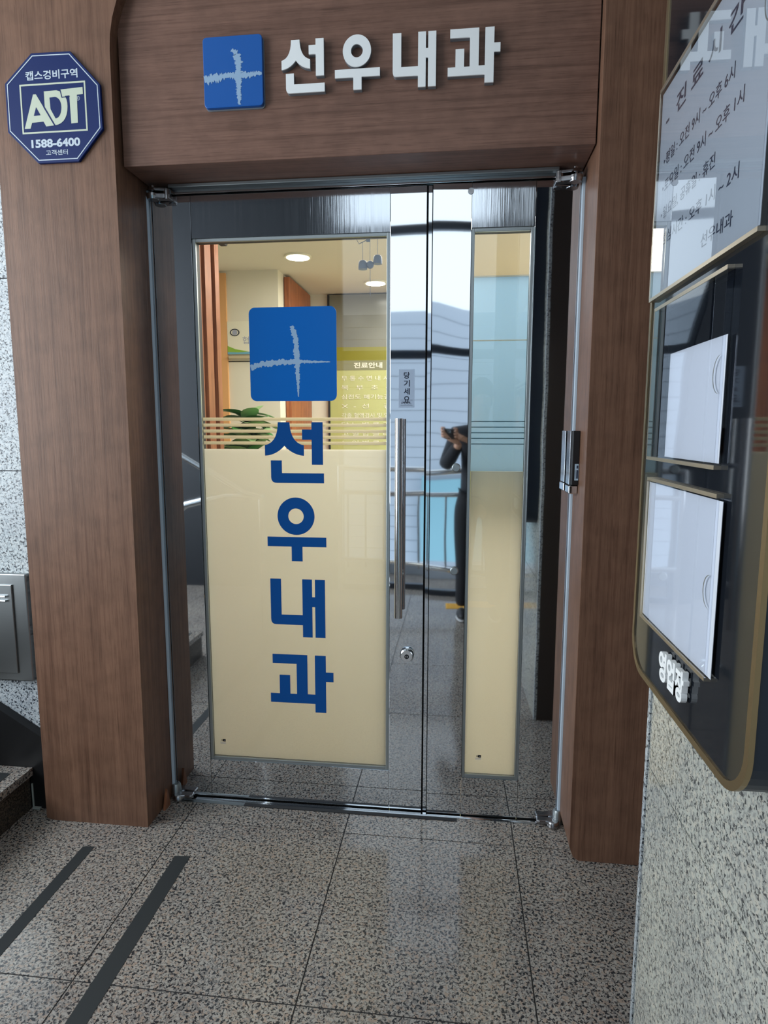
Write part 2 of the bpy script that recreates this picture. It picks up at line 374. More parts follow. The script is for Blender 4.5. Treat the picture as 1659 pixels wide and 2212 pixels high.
build('lower_bar', MB().tube([(-1.95, -1.55, .80), (-1.7, -1.55, .97), (-1.45, -1.55, 1.03), (-1.2, -1.55, 1.03)], .02), 'chrome', hr)
build('post', MB().tube([(-1.2, -1.5, 0), (-1.2, -1.5, 1.03)], .02), 'tube', hr)

# anti-slip tapes on the floor
build('anti_slip_tape', MB().prism([(-1.279, -.332), (-1.238, -.328), (-1.232, -1.9), (-1.276, -1.9)], 'z', .0, .0012), 'tape', label='black anti-slip tape strip on the floor nearest the stairs', cat='tape')
build('anti_slip_tape', MB().prism([(-.938, -.342), (-.885, -.336), (-.876, -1.9), (-.930, -1.9)], 'z', .0, .0012), 'tape', label='black anti-slip tape strip on the floor in front of the left door leaf', cat='tape')

# ------------------------------------------------------------------ wooden portal
def quarter(cx, cz, r, a0, a1, n=10): return [(cx+r*math.cos(math.radians(a0+(a1-a0)*k/n)), cz+r*math.sin(math.radians(a0+(a1-a0)*k/n))) for k in range(n+1)]
pl = [(-1.503, .008), (-1.47, 0), (-1.105, 0), (-1.10, 2.62)]+[(-1.10+.35*(1-math.cos(math.radians(a))), 2.62+.35*math.sin(math.radians(a))) for a in range(8, 91, 8)]+[(-.7, 2.97), (-1.503, 2.97)]
build('trim_2', MB().prism(pl, 'y', -.203, .08), 'wood_v', kind='structure', bevel=.0015)
build('trim_3', MB().prism([(.43, 0), (.86, 0), (.86, 2.97), (XR, 2.97), (XR, .05), (.405, .03), (.412, .012)], 'y', -.203, .08), 'wood_v', kind='structure', bevel=.0015)
build('trim_4', MB().box(XR-.004, XR+.03, -.206, -.19, .06, 2.97), 'wood_v', kind='structure') if 0 else None
build('trim_4', MB().box(-1.092, XR-.004, -.165, .08, 2.294, 2.97), 'wood_h', kind='structure', bevel=.0015)

# ------------------------------------------------------------------ stainless frame
fr = thing('door_frame', (-.35, .03, 0), 'dark stainless steel frame around the glazed double door', 'door frame', kind='structure')
build('head', MB().box(XL, XR, .008, .06, 2.262, 2.294), 'mirror_dark', fr, bevel=.001); build('head_ridge', MB().box(XL+.085, XR-.085, -.016, .008, 2.281, 2.293), 'bead', fr, bevel=.002); build('head_ridge', MB().box(XL+.085, XR-.085, -.006, .008, 2.262, 2.266), 'chrome', fr, bevel=.001)
build('jamb', MB().box(XL, -1.086, .004, .06, 0, 2.262), 'mirror_dark', fr); build('jamb', MB().box(.386, XR, .004, .06, 0, 2.262), 'mirror_dark', fr)
build('gasket', MB().box(-1.1035, -1.0935, -.006, .004, .035, 2.262), 'gasket', fr, bevel=.002, label='pale blue weather seal')
build('gasket', MB().box(.3885, XR+.001, -.006, .004, .035, 2.262), 'gasket', fr, bevel=.002, label='pale blue weather seal')
build('threshold', MB().box(-1.08, .385, -.02, .06, 0, .004).box(-1.0, .33, -.016, -.004, .004, .0075), 'mirror_dark', fr)
build('threshold_strip', MB().box(-.80, .02, -.036, -.018, 0, .003), 'rubber', fr); build('threshold_strip', MB().box(-1.07, -.802, -.034, -.018, 0, .002), 'bead', fr)
build('sill_back', MB().box(-1.10, XR, .045, .06, 0, .02), 'rubber', fr)

ZB, ZT = .012, 2.257
# ------------------------------------------------------------------ door leaves
def twisted(x0, x1, z0, z1, deg, za, zc):
    'pressed steel sheet whose face is slightly twisted towards its top'
    mb = MB(); N, K = 40, 6; vs = []; fs = []
    for j in range(N+1):
        z = z0+(z1-z0)*j/N; t = min(1, max(0, (z-za)/(zc-za))); th = math.radians(deg)*t*t*(3-2*t)
        for i in range(K+1): x = x0+(x1-x0)*i/K; vs.append((x, -(x1-x)*math.tan(th), z))
    fs = [(j*(K+1)+i, j*(K+1)+i+1, (j+1)*(K+1)+i+1, (j+1)*(K+1)+i) for j in range(N) for i in range(K)]
    mb.add(vs, fs, True); mb.box(x0, x1, .0005, .04, z0, z1)
    L = [vs[j*(K+1)] for j in range(N+1)]
    mb.add(L+[(v[0], .0005, v[2]) for v in L], [(j+1, N+1+j+1, N+1+j, j) for j in range(N)])
    T = vs[-(K+1):]; mb.add(T+[(v[0], .0005, v[2]) for v in T], [(i, i+1, K+2+i, K+1+i) for i in range(K)])
    return mb
def leaf(name, x0, x1, gx0, gx1, gz0, gz1, label):
    d = thing(name, ((x0 if x0 < -.5 else x1), .02, ZB), label, 'door', kind='structure')
    jl, jr = gx0-.012, gx1+.012
    st1 = build('stile', MB().box(x0, jl-.0008, 0, .04, ZB, ZT), 'mirror', d, bevel=.001) if x0 < -.5 else build('stile', twisted(x0, jl-.0008, ZB, ZT, 1.75, 1.6, 2.1), 'mirror', d)
    st2 = build('stile', MB().box(jr+.0008, x1, 0, .04, ZB, ZT), 'mirror', d, bevel=.001)
    build('top_rail', MB().box(jl, jr, 0, .04, gz1+.012, ZT), 'brushed', d, bevel=.0008)
    build('bottom_rail', MB().box(jl, jr, 0, .04, ZB, gz0-.012), 'mirror', d, bevel=.0008)
    b = MB()
    for (a0, a1, c0, c1) in ((gx0-.012, gx0, gz0-.012, gz1+.012), (gx1, gx1+.012, gz0-.012, gz1+.012), (gx0, gx1, gz0-.012, gz0), (gx0, gx1, gz1, gz1+.012)):
        b.box(a0, a1, .003, .0125, c0, c1)
    build('glazing_bead', b, 'bead', d, bevel=.0015)
    g_ = MB()
    for (a0, a1, c0, c1) in ((gx0-.012, gx0-.001, gz0-.012, gz1+.012), (gx1+.001, gx1+.012, gz0-.012, gz1+.012), (gx0, gx1, gz0-.012, gz0-.001), (gx0, gx1, gz1+.001, gz1+.012)):
        g_.box(a0, a1, .0145, .038, c0, c1)
    build('glare_blocker', g_, 'rubber', d)  # black ring added behind the bead to hide bright lamp reflections
    build('glass_pane', MB().add([(gx0, .012, gz0), (gx1, .012, gz0), (gx1, .012, gz1), (gx0, .012, gz1)], [(0, 1, 2, 3)]), 'glass', d)
    return d
GL = (-.930, -.251, .178, 2.102); GR = (.046, .230, .172, 2.104)
d1 = leaf('door_1', -1.082, -.115, *GL, 'wide steel and glass door leaf with blue lettering and cream film')
d2 = leaf('door_2', -.094, .384, *GR, 'narrow steel and glass door leaf without lettering')
build('meeting_strip', MB().box(-.1095, -.0975, .01, .045, ZB, ZT), 'mirror', d2)
build('leak_blocker', MB().box(-.16, -.06, .05, .058, .02, 2.262).box(-1.10, XR, .048, .06, 2.245, 2.262).box(-1.10, -1.06, .048, .06, .02, 2.262).box(.36, XR, .048, .06, .02, 2.262), 'rubber', fr)  # black strips added behind the gaps to block leaking room light
AJAR = math.radians(0.8); d2.rotation_euler[2] = AJAR   # the narrow leaf stands slightly ajar
YF = .0135
f1 = MB().box(GL[0]+.001, GL[1]-.001, YF, YF+.0006, GL[2]+.001, 1.3775)
build('privacy_film', f1, 'film', d1, label='cream privacy film on the lower glass')
for k in range(5):
    z = 1.394+k*.0215
    build('film_stripe', MB().box(GL[0]+.001, GL[1]-.001, YF, YF+.0006, z, z+.0115), 'film_stripe', d1)
build('privacy_film', MB().box(GR[0]+.001, GR[1]-.001, YF, YF+.0006, GR[2]+.001, 1.304), 'film', d2, label='cream privacy film on the lower glass')
for k in range(5):
    z = 1.398+k*.0195
    build('film_stripe', MB().box(GR[0]+.001, GR[1]-.001, YF, YF+.0006, z, z+.003), 'film_faint', d2)
build('film_stripe', MB().box(GR[0]+.001, GR[1]-.001, YF, YF+.0006, 1.306, 1.38), 'film_faint', d2) if 0 else None
# window-film maker's marks, bottom left of each pane
for (dd, x, z) in ((d1, -.905, .236), (d2, .084, .236)):
    t = MB()
    t.prism([(x+.012, z), (x+.022, z), (x+.022, z+.010), (x+.012, z+.010), (x+.0095, z+.005)], 'y', .0112, .0118)
    for j, s in enumerate((.0085, .0055)):
        xx = x+.008-j*.004
        t.add([(xx, .0115, z+.005), (xx+.0035, .0115, z+.010), (xx+.0048, .0115, z+.010), (xx+.0018, .0115, z+.005), (xx+.0048, .0115, z), (xx+.0035, .0115, z)], [(0, 5, 4, 3), (0, 3, 2, 1)])
    mk = build('film_mark', t, 'black', dd, label='small black printed mark on the film')
    build('mark_print', MB().box(x, x+.022, .0112, .0118, z-.0045, z-.0028).box(x+.001, x+.022, .0112, .0118, z-.009, z-.0078).box(x+.0165, x+.0185, .0106, .0112, z+.004, z+.006), 'ink_faint', mk)

# glyph outlines of the clinic name, shared by the raised sign and the glass lettering
def curve(p0, c, p1, n=7):
    return [((1-t)**2*p0[0]+2*t*(1-t)*c[0]+t*t*p1[0], (1-t)**2*p0[1]+2*t*(1-t)*c[1]+t*t*p1[1]) for t in [k/n for k in range(n+1)]]
G1 = [[(-.647, 1.475), (-.604, 1.475)]+curve((-.604, 1.475), (-.602, 1.402), (-.552, 1.392))[1:]+[(-.552, 1.354)]+curve((-.552, 1.354), (-.595, 1.358), (-.624, 1.390))[1:]+curve((-.624, 1.390), (-.655, 1.356), (-.697, 1.354))[1:]+[(-.697, 1.392)]+curve((-.697, 1.392), (-.648, 1.402), (-.647, 1.475))[1:-1],
      [(-.523, 1.475), (-.482, 1.475), (-.482, 1.322), (-.523, 1.322), (-.523, 1.412), (-.558, 1.412), (-.558, 1.449), (-.523, 1.449)],
      [(-.676, 1.337), (-.635, 1.337), (-.635, 1.291), (-.479, 1.291), (-.479, 1.255), (-.655, 1.255)]+curve((-.655, 1.255), (-.676, 1.255), (-.676, 1.276), 5)[1:]]
G2 = [[(-.695, 1.055), (-.473, 1.055), (-.473, 1.019), (-.563, 1.019), (-.563, .964), (-.604, .964), (-.604, 1.019), (-.695, 1.019)]]
G3 = [[(-.688, .896), (-.647, .896), (-.647, .758), (-.566, .758), (-.566, .896), (-.529, .896), (-.529, .829), (-.518, .829), (-.518, .896), (-.480, .896), (-.480, .673), (-.518, .673), (-.518, .791), (-.529, .791), (-.529, .673), (-.566, .673), (-.566, .720), (-.668, .720)]+curve((-.668, .720), (-.688, .720), (-.688, .742), 5)[1:]]
G4 = [[(-.686, .603), (-.551, .603), (-.551, .448), (-.522, .448), (-.522, .603), (-.480, .603), (-.480, .538), (-.451, .538), (-.451, .501), (-.480, .501), (-.480, .377), (-.522, .377), (-.522, .411), (-.696, .411), (-.696, .447), (-.660, .447), (-.660, .521), (-.619, .521), (-.619, .447), (-.593, .447), (-.593, .567), (-.686, .567)]]
NAMES = ['seon', 'u', 'nae', 'gwa']
GL4 = [G1, G2, G3, G4]
OC = (-.5855, 1.1325, .0695, .029)
def glyph(i, tf, d0, d1, grow=0.):
    mb = MB()
    for poly in GL4[i]: mb.prism([tf(a, b) for a, b in poly], 'y', d0, d1)
    if i == 1:
        cx, cz, ro, ri = OC; n = 48
        c = tf(cx, cz); e = tf(cx+1, cz+1); sx = abs(e[0]-c[0]); sz = abs(e[1]-c[1])
        mb.ring(c, ro*sx, ri*sx, 'y', d0, d1, n, sz/sx)
    return mb
ORD = ['uppermost', 'second', 'third', 'lowest']
for i in range(4):
    build('blue_lettering', glyph(i, lambda a, b: (a, b), .0098, .0112), 'decal_text', d1, label=ORD[i]+' large blue character on the glass')
# blue square decal with the brush cross
def brush(path, widths, seed, sc=1., n=70):
    rnd = random.Random(seed); P = [Vector((p[0], 0, p[1])) for p in path]
    L = [0]
    for i in range(len(P)-1): L.append(L[-1]+(P[i+1]-P[i]).length)
    up = []; dn = []
    for k in range(n+1):
        s = L[-1]*k/n; i = max(j for j in range(len(L)-1) if L[j] <= s+1e-9); t = (s-L[i])/(L[i+1]-L[i])
        p = P[i].lerp(P[i+1], t); d = (P[i+1]-P[i]).normalized(); nn = Vector((-d.z, 0, d.x))
        w = widths[i]*(1-t)+widths[i+1]*t
        up.append(p+nn*w*(.5+rnd.uniform(-.12, .16)*sc)); dn.append(p-nn*w*(.5+rnd.uniform(-.12, .16)*sc))
    return up, dn
def brush_mb(path, widths, seed, y, sc=1.):
    up, dn = brush(path, widths, seed, sc); mb = MB(); n = len(up)
    mb.add([(p.x, y, p.z) for p in up]+[(p.x, y, p.z) for p in dn], [(i, n+i, n+i+1, i+1) for i in range(n-1)]); return mb
lg = build('logo_decal', MB().prism(rrect(-.745, -.429, 1.550, 1.877, .022), 'y', .0098, .0112), 'decal_blue', d1, label='large blue square sticker with a pale brushed cross')
c1 = brush_mb([(-.589, 1.812), (-.583, 1.79), (-.575, 1.765), (-.573, 1.70), (-.570, 1.64), (-.5685, 1.565)], [.013, .017, .015, .018, .013, .004], 3, .0094, 1.5)
c2 = brush_mb([(-.742, 1.668), (-.70, 1.681), (-.64, 1.686), (-.575, 1.689), (-.52, 1.687), (-.452, 1.686)], [.016, .017, .019, .014, .008, .003], 5, .0093, 1.5)
build('cross_stroke', c1, 'decal_grey', lg); build('cross_stroke', c2, 'decal_grey', lg)

# ------------------------------------------------------------------ handle, lock, sticker, caps
h = build('pull_handle', MB().tube([(-.200, -.058, .783), (-.200, -.058, 1.487)], .0145, 24), 'tube', d1, label='long round stainless pull handle')
for z in (1.33, .93): build('handle_mount', MB().tube([(-.200, -.058, z), (-.196, .0, z)], .009, 12), 'tube', h)
lk_ = build('lock_cylinder', MB().tube([(-.172, 0, .628), (-.172, -.012, .628), (-.172, -.022, .628)], [.026, .026, .021], 28), 'chrome', d1)
build('keyhole', MB().ring((-.172, .626), .0085, .0045, 'y', -.0225, -.0235, 20).box(-.1735, -.1705, -.0236, -.0226, .621, .631), 'black', lk_)
for (x, z) in ((-.004, 1.317), (-.005, .948)):
    build('bolt_cap', MB().tube([(x, 0, z), (x, -.004, z), (x, -.006, z)], [.0155, .0155, .012], 24), 'bead', d2)
build('corner_cap', MB().tube([(.030, 0, 2.232), (.030, -.003, 2.232)], .010, 16), 'hinge', d2)
ps = build('pull_sticker', MB().box(-.207, -.152, -.0006, 0, 1.525, 1.657), 'label_silver', d1, label='silver sticker with dark characters asking to pull')
for i, ch in enumerate('당기세요'):
    build('sticker_text', text_mb(ch, (-.190, -.0007, 1.625-i*.0275), (1, 0, 0), (0, 0, 1), .021, .0225, .0003, .02), 'ink', ps)
build('sticker_text', text_mb('PULL', (-.197, -.0007, 1.537), (1, 0, 0), (0, 0, 1), .035, .009, .0003, .0), 'ink', ps)
build('sticker_line', MB().box(-.201, -.159, -.0011, -.0006, 1.5508, 1.5516).box(-.201, -.159, -.0011, -.0006, 1.5325, 1.5333), 'ink', ps)
# closer lump behind the glass
build('closer_arm_end', MB().prism([(-.894, 2.16), (-.892, 2.136), (-.880, 2.122), (-.858, 2.121), (-.850, 2.145), (-.850, 2.16)], 'y', .07, .11), 'rubber', d1) if 0 else None

# pivot hinges at the corners
def hinge(x, z, sgn, top, label):
    t = thing('pivot_hinge', (x, -.02, z), label, 'hinge', 'steel pivot hinges at the door corners')
    if top:
        b = MB().tube([(x, -.028, z-.024), (x, -.028, z-.014)], [.019, .022], 24).tube([(x, -.028, z-.014), (x, -.028, z-.006)], .022, 24)
        b.tube([(x, -.028, z+.002), (x, -.028, z+.014)], [.022, .017], 24)
        build('knuckle', b, 'hinge', t); build('pin', MB().tube([(x, -.028, z-.008), (x, -.028, z+.022)], .008, 12), 'chrome', t)
        a = MB().prism([(x, -.046), (x+sgn*.05, -.036), (x+sgn*.062, -.03), (x+sgn*.062, .0), (x, -.01)], 'z', z-.022, z-.006)
        a.prism([(x, -.046), (x+sgn*.05, -.036), (x+sgn*.055, -.0), (x, -.01)], 'z', z+.002, z+.012)
        a.tube([(x+sgn*.048, -.024, z-.024), (x+sgn*.048, -.024, z+.010)], .013, 18)
        build('arm', a, 'hinge', t, bevel=.002)
    else:
        b = MB().tube([(x, -.022, .004), (x, -.022, .020), (x, -.022, .024)], [.022, .022, .018], 26)
        build('knuckle', b, 'hinge', t)
        a = MB().prism([(x-sgn*.002, -.04), (x+sgn*.028, -.031), (x+sgn*.05, -.034), (x+sgn*.062, -.028), (x+sgn*.058, .0), (x+sgn*.02, -.004), (x, -.008)], 'z', .012, .026)
        build('arm', a, 'hinge', t, bevel=.004)
        c = MB().tube([(x-sgn*.018, -.004, 0), (x-sgn*.018, -.004, .045), (x-sgn*.018, -.004, .055)], [.016, .016, .011], 18)
        build('cover', c, 'bead', t)
hinge(-1.064, 2.262, 1, True, 'upper pivot hinge at the left corner of the wide door leaf')
hinge(.362, 2.262, -1, True, 'upper pivot hinge at the right corner of the narrow door leaf')
hinge(-1.070, 0, 1, False, 'lower pivot hinge at the foot of the left pillar')
hinge(.372, 0, -1, False, 'lower pivot hinge at the foot of the right pillar')
# splintered skirt at pillar feet
build('wood_splinter', MB().prism([(-.10, 0), (-.055, .0), (-.075, .075)], 'x', -1.098, -1.088), 'wood_in', label='lifted splinter of veneer at the foot of the left pillar', cat='splinter')

# magnetic lock switch on the right pillar reveal
mg = thing('door_contact', (.372, -.045, 1.26), 'black electric lock box with white sticker on the right door jamb', 'lock')
build('body', MB().box(.3755, .3975, -.098, -.012, 1.268, 1.446), 'black', mg, bevel=.002)
build('face_plate', MB().box(.370, .376, -.080, -.014, 1.268, 1.446), 'tube', mg, bevel=.001)
build('end_bracket', MB().box(.369, .396, -.092, -.014, 1.238, 1.266), 'chrome', mg, bevel=.003)
bl = build('sticker', MB().box(.384, .396, -.0988, -.098, 1.284, 1.338), 'sticker', mg)
build('sticker_print', MB().box(.3853, .3866, -.0992, -.0988, 1.288, 1.318).box(.3895, .3945, -.0992, -.0988, 1.29, 1.318).box(.3895, .3945, -.0992, -.0988, 1.323, 1.333), 'ink', bl)

# ------------------------------------------------------------------ signs on the portal
HY = -.165
s1 = thing('logo_sign', (-.711, HY, 2.442), 'square blue sign with pale brushed cross above the doors', 'sign')
build('plate', MB().prism(rrect(-.806, -.616, 2.447, 2.651, .012), 'y', HY-.018, HY-.004), 'sign_blue', s1, bevel=.002)
build('backing', MB().prism(rrect(-.806, -.614, 2.444, 2.648, .012), 'y', HY-.004, HY), 'letter_side', s1)
build('cross_stroke', brush_mb([(-.713, 2.611), (-.700, 2.600), (-.692, 2.58), (-.692, 2.535), (-.692, 2.50), (-.693, 2.452)], [.008, .016, .018, .019, .016, .008], 13, HY-.0186, 2.2), 'decal_grey', s1)
build('cross_stroke', brush_mb([(-.803, 2.526), (-.77, 2.533), (-.73, 2.537), (-.69, 2.536), (-.65, 2.537), (-.619, 2.540)], [.018, .021, .013, .016, .013, .008], 15, HY-.0187, 2.2), 'decal_grey', s1)
DST = [(-.556, -.422, 2.476, 2.626), (-.390, -.252, 2.475, 2.629), (-.213, -.083, 2.472, 2.624), (-.048, .106, 2.473, 2.624)]
SRC = [(-.697, -.479, 1.255, 1.475), (-.695, -.473, .964, 1.202), (-.688, -.480, .673, .896), (-.696, -.451, .377, .603)]
KS = ['first', 'second', 'third', 'fourth']
for i in range(4):
    a0, a1, b0, b1 = SRC[i]; c0, c1, e0, e1 = DST[i]
    tf = lambda a, b: (c0+(a-a0)/(a1-a0)*(c1-c0), e0+(b-b0)/(b1-b0)*(e1-e0))
    t = thing('sign_letter', ((c0+c1)/2, HY, e0), 'raised white sign character, '+KS[i]+' to the right of the blue square sign', 'letter', 'raised white characters above the door')
    build('face', glyph(i, tf, HY-.018, HY-.014), 'white_letter', t)
    build('side', glyph(i, tf, HY-.014, HY), 'letter_side', t)

ad = thing('security_sign', (-1.294, -.203, 2.297), 'octagonal blue security company plaque on the left pillar', 'sign')
oct_ = [(-1.357, 2.625), (-1.226, 2.623), (-1.133, 2.522), (-1.131, 2.391), (-1.218, 2.298), (-1.357, 2.298), (-1.455, 2.396), (-1.454, 2.541)]
build('plate', MB().prism(oct_, 'y', -.213, -.203), 'adt_blue', ad, bevel=.0015)
cx_ = sum(p[0] for p in oct_)/8; cz_ = sum(p[1] for p in oct_)/8
b = MB(); n = 8
def sc8(k): return [(cx_+(p[0]-cx_)*k, cz_+(p[1]-cz_)*k) for p in oct_]
A, B = sc8(.955), sc8(.937)
b.add([(p[0], -.2136, p[1]) for p in A]+[(p[0], -.2136, p[1]) for p in B], [(i, n+i, n+(i+1) % n, (i+1) % n) for i in range(n)])
build('border_line', b, 'adt_white', ad)
yy = -.2136
build('emblem_frame', MB().box(-1.404, -1.181, yy, -.213, 2.5295, 2.5345).box(-1.404, -1.181, yy, -.213, 2.3875, 2.3925).box(-1.404, -1.399, yy, -.213, 2.3925, 2.5295).box(-1.186, -1.181, yy, -.213, 2.3925, 2.5295), 'adt_cream', ad)
e = MB()
def U(a, b_): return (-1.405+(a-103)/352*.224, 2.534-(b_-425)/258*.147)
e.add([(U(*p)[0], yy, U(*p)[1]) for p in [(118, 655), (175, 478), (190, 478), (278, 645), (235, 648), (222, 622), (160, 625), (150, 655)]], [(0, 1, 2, 3, 4, 5, 6, 7)])
e2 = MB(); Dp = [(233, 466)]+[(x, y) for x, y in curve((300, 466), (358, 480), (355, 550))]+[(x, y) for x, y in curve((355, 550), (350, 635), (280, 645))]
e.add([(U(*p)[0], yy-.0001, U(*p)[1]) for p in [(233, 466), (300, 464)]+curve((300, 464), (358, 480), (355, 550))[1:]+curve((355, 550), (350, 640), (280, 645))[1:]+[(233, 560)]], [tuple(range(2+7+7+1))])
e.add([(U(*p)[0], yy-.0002, U(*p)[1]) for p in [(322, 462), (440, 456), (440, 492), (408, 494), (405, 638), (370, 640), (368, 495), (326, 497)]], [tuple(range(8))])
build('emblem_letters', e, 'adt_cream', ad)
k = MB()
k.add([(U(*p)[0], yy-.0004, U(*p)[1]) for p in [(187, 545), (172, 590), (208, 588)]], [(0, 1, 2)])
k.add([(U(*p)[0], yy-.0004, U(*p)[1]) for p in [(262, 500), (292, 498)]+curve((292, 498), (322, 506), (322, 552))[1:]+curve((322, 552), (318, 605), (288, 610))[1:]+[(264, 560)]], [tuple(range(2+7+7+1))])
k.add([(U(*p)[0], yy-.0005, U(*p)[1]) for p in [(318, 462), (323, 462), (330, 500), (370, 498), (370, 503), (326, 505)]], [tuple(range(6))])
k.add([(U(*p)[0], yy-.0005, U(*p)[1]) for p in [(226, 466), (233, 466), (233, 545), (285, 645), (278, 647), (226, 548)]], [tuple(range(6))])
build('emblem_gaps', k, 'adt_blue', ad)
build('registered_mark', MB().ring((-1.208, 2.4845), .0062, .0052, 'y', yy, -.213, 20).add([v for v in text_mb('R', (-1.2105, yy, 2.4815), (1, 0, 0), (0, 0, 1), .005, .006, .0001).v], text_mb('R', (-1.2105, yy, 2.4815), (1, 0, 0), (0, 0, 1), .005, .006, .0001).f), 'adt_white', ad)
build('plaque_text', text_mb('캡스경비구역', (-1.381, -.213, 2.545), (1, 0, 0), (0, 0, 1), .176, .027, .0006, .022), 'adt_white', ad)
build('plaque_text', text_mb('1588-6400', (-1.376, -.213, 2.344), (1, 0, 0), (0, 0, 1), .167, .026, .0006, .04), 'adt_white', ad)
build('plaque_text', text_mb('고객센터', (-1.328, -.213, 2.320), (1, 0, 0), (0, 0, 1), .075, .016, .0006, .01), 'adt_white', ad)

# stainless wall cabinet on the left granite
cb = thing('wall_cabinet', (-1.75, -.11, .50), 'dark stainless wall cabinet flap on the pale granite left of the pillar', 'cabinet')
build('frame', MB().box(-1.92, -1.577, -.125, -.10, .503, .917), 'cabinet', cb, bevel=.004)
build('flap', MB().box(-1.90, -1.631, -.132, -.125, .535, .877), 'cabinet', cb, bevel=.002)
build('pull_bar', MB().tube([(-1.80, -.139, .834), (-1.652, -.139, .834)], .004, 10), 'chrome', cb); build('pull_bar', MB().tube([(-1.80, -.139, .817), (-1.652, -.139, .817)], .004, 10), 'chrome', cb)

# ------------------------------------------------------------------ notice board on the right wall
BX = .36
bd = thing('notice_board', (.395, -1.19, .975), 'tall dark glossy notice board in a bronze frame on the right granite wall', 'notice board')
y0b, y1b, zb, ztb = -1.452, -.937, .978, 2.75
def bpoly(m_): return rrect(y0b+m_, y1b-m_, zb+m_, ztb, .07-m_*.7, 8)
build('case', MB().prism(bpoly(.001), 'x', BX+.003, .43), 'navy_side', bd)
A = bpoly(0); B = bpoly(.011); n = len(A)
fb_ = MB(); fb_.add([(BX-.001, p[0], p[1]) for p in A]+[(BX-.001, p[0], p[1]) for p in B]+[(BX+.006, p[0], p[1]) for p in A]+[(BX+.003, p[0], p[1]) for p in B],
    [(i, (i+1) % n, n+(i+1) % n, n+i) for i in range(n)]+[(i, 2*n+i, 2*n+(i+1) % n, (i+1) % n) for i in range(n)]+[(n+i, n+(i+1) % n, 3*n+(i+1) % n, 3*n+i) for i in range(n)])
build('frame', fb_, 'brass', bd)
build('panel', MB().prism(bpoly(.009), 'x', BX+.0015, BX+.003), 'black_gloss', bd)
def holder(ya, yb, z0, z1, notch, name='document_holder', label=None):   # ya near, yb far
    hd = build(name, MB().add([(BX-.0075, ya, z0), (BX-.0075, yb, z0), (BX-.0075, yb, z1), (BX-.0075, ya, z1)], [(3, 2, 1, 0)]), 'acrylic', bd, label=label)
    e = MB(); e.box(BX-.008, BX+.0015, ya, yb, z0-.006, z0); e.box(BX-.008, BX+.0015, ya, yb, z1-.001, z1+.005); e.box(BX-.008, BX+.0015, yb-.001, yb+.001, z0, z1)
    build('holder_edge', e, 'brass_light', hd)
    build('holder_side', MB().box(BX-.008, BX+.0015, ya-.0015, ya, z0, z1), 'acrylic', hd)
    if notch:
        zc, hh = notch; c = MB(); N = 14
        pts = [(ya+.022*math.sin(math.pi*k/N), zc+hh*math.cos(math.pi*k/N)) for k in range(N+1)]
        c.add([(BX-.0083, p[0], p[1]) for p in pts]+[(BX-.0083, p[0]+.003, p[1]) for p in pts], [(i, i+1, N+2+i, N+1+i) for i in range(N)])
        build('finger_notch', c, 'bead', hd)
    return hd
holder(-1.385, -.952, 1.692, 2.050, (1.95, .03), label='clear cover of the opening-hours sheet')
holder(-1.305, -.990, 1.401, 1.663, (1.525, .026)); holder(-1.322, -1.004, 1.102, 1.358, (1.225, .024))
def sheet(name, ya, yb, z0, z1, mtl, label, bow=0., x=BX-.004, tilt=0.):
    mb = MB(); N = 8; vs = []
    for i in range(N+1):
        t = i/N; y = yb+(ya-yb)*t
        vs += [(x-bow*math.sin(math.pi*t), y, z0), (x-bow*math.sin(math.pi*t), y, z1+tilt*t)]
    mb.add(vs, [(2*i, 2*i+1, 2*i+3, 2*i+2) for i in range(N)], True)
    mb.add([(v[0]+.0006, v[1], v[2]) for v in vs], [(2*i, 2*i+2, 2*i+3, 2*i+1) for i in range(N)], True)
    return build(name, mb, mtl, label=label, cat='paper sheet')
ns = sheet('notice_sheet', -1.382, -.957, 1.694, 2.044, 'notice', 'grey opening-hours sheet with dark writing, topmost on the notice board')
sheet('paper_sheet', -1.311, -1.082, 1.404, 1.577, 'paper', 'white paper sheet in the middle clear pocket of the notice board', .001)
sheet('paper_sheet', -1.335, -1.008, 1.104, 1.354, 'paper', 'white paper sheet sticking out of the lowest clear pocket of the notice board', .001)
def bt(body, yfar, ynear, z, h_, parent, m_='ink', x=BX-.0042, bold=.0, d=.0003):
    return build('lettering', text_mb(body, (x, yfar, z), (0, -1, 0), (0, 0, 1), abs(yfar-ynear), h_, d, bold), m_, parent)
bt('-  진 료 시 간  -', -.985, -1.345, 1.975, .032, ns, bold=.012)
bt('▸평일 : 오전 9시 ~ 오후 6시', -.985, -1.275, 1.912, .021, ns)
bt('▸토요일 : 오전 9시 ~ 오후 1시', -.985, -1.310, 1.866, .021, ns)
bt('▸일요일, 공휴일 : 휴진', -.985, -1.225, 1.820, .021, ns)
bt('▸점심시간 : 오후 1시 ~ 2시', -.985, -1.310, 1.774, .021, ns)
bt('선우내과', -1.19, -1.30, 1.718, .021, ns)
bl_ = thing('board_lettering', (BX, -1.19, 1.03), 'raised white characters at the foot of the dark notice board', 'lettering')
for i, ch in enumerate('영업장'):
    yf = -1.137-i*.0405
    build('white_character', text_mb(ch, (BX-.0016, yf, 1.028), (0, -1, 0), (0, 0, 1), .037, .052, .009, .035), 'white_letter', bl_)

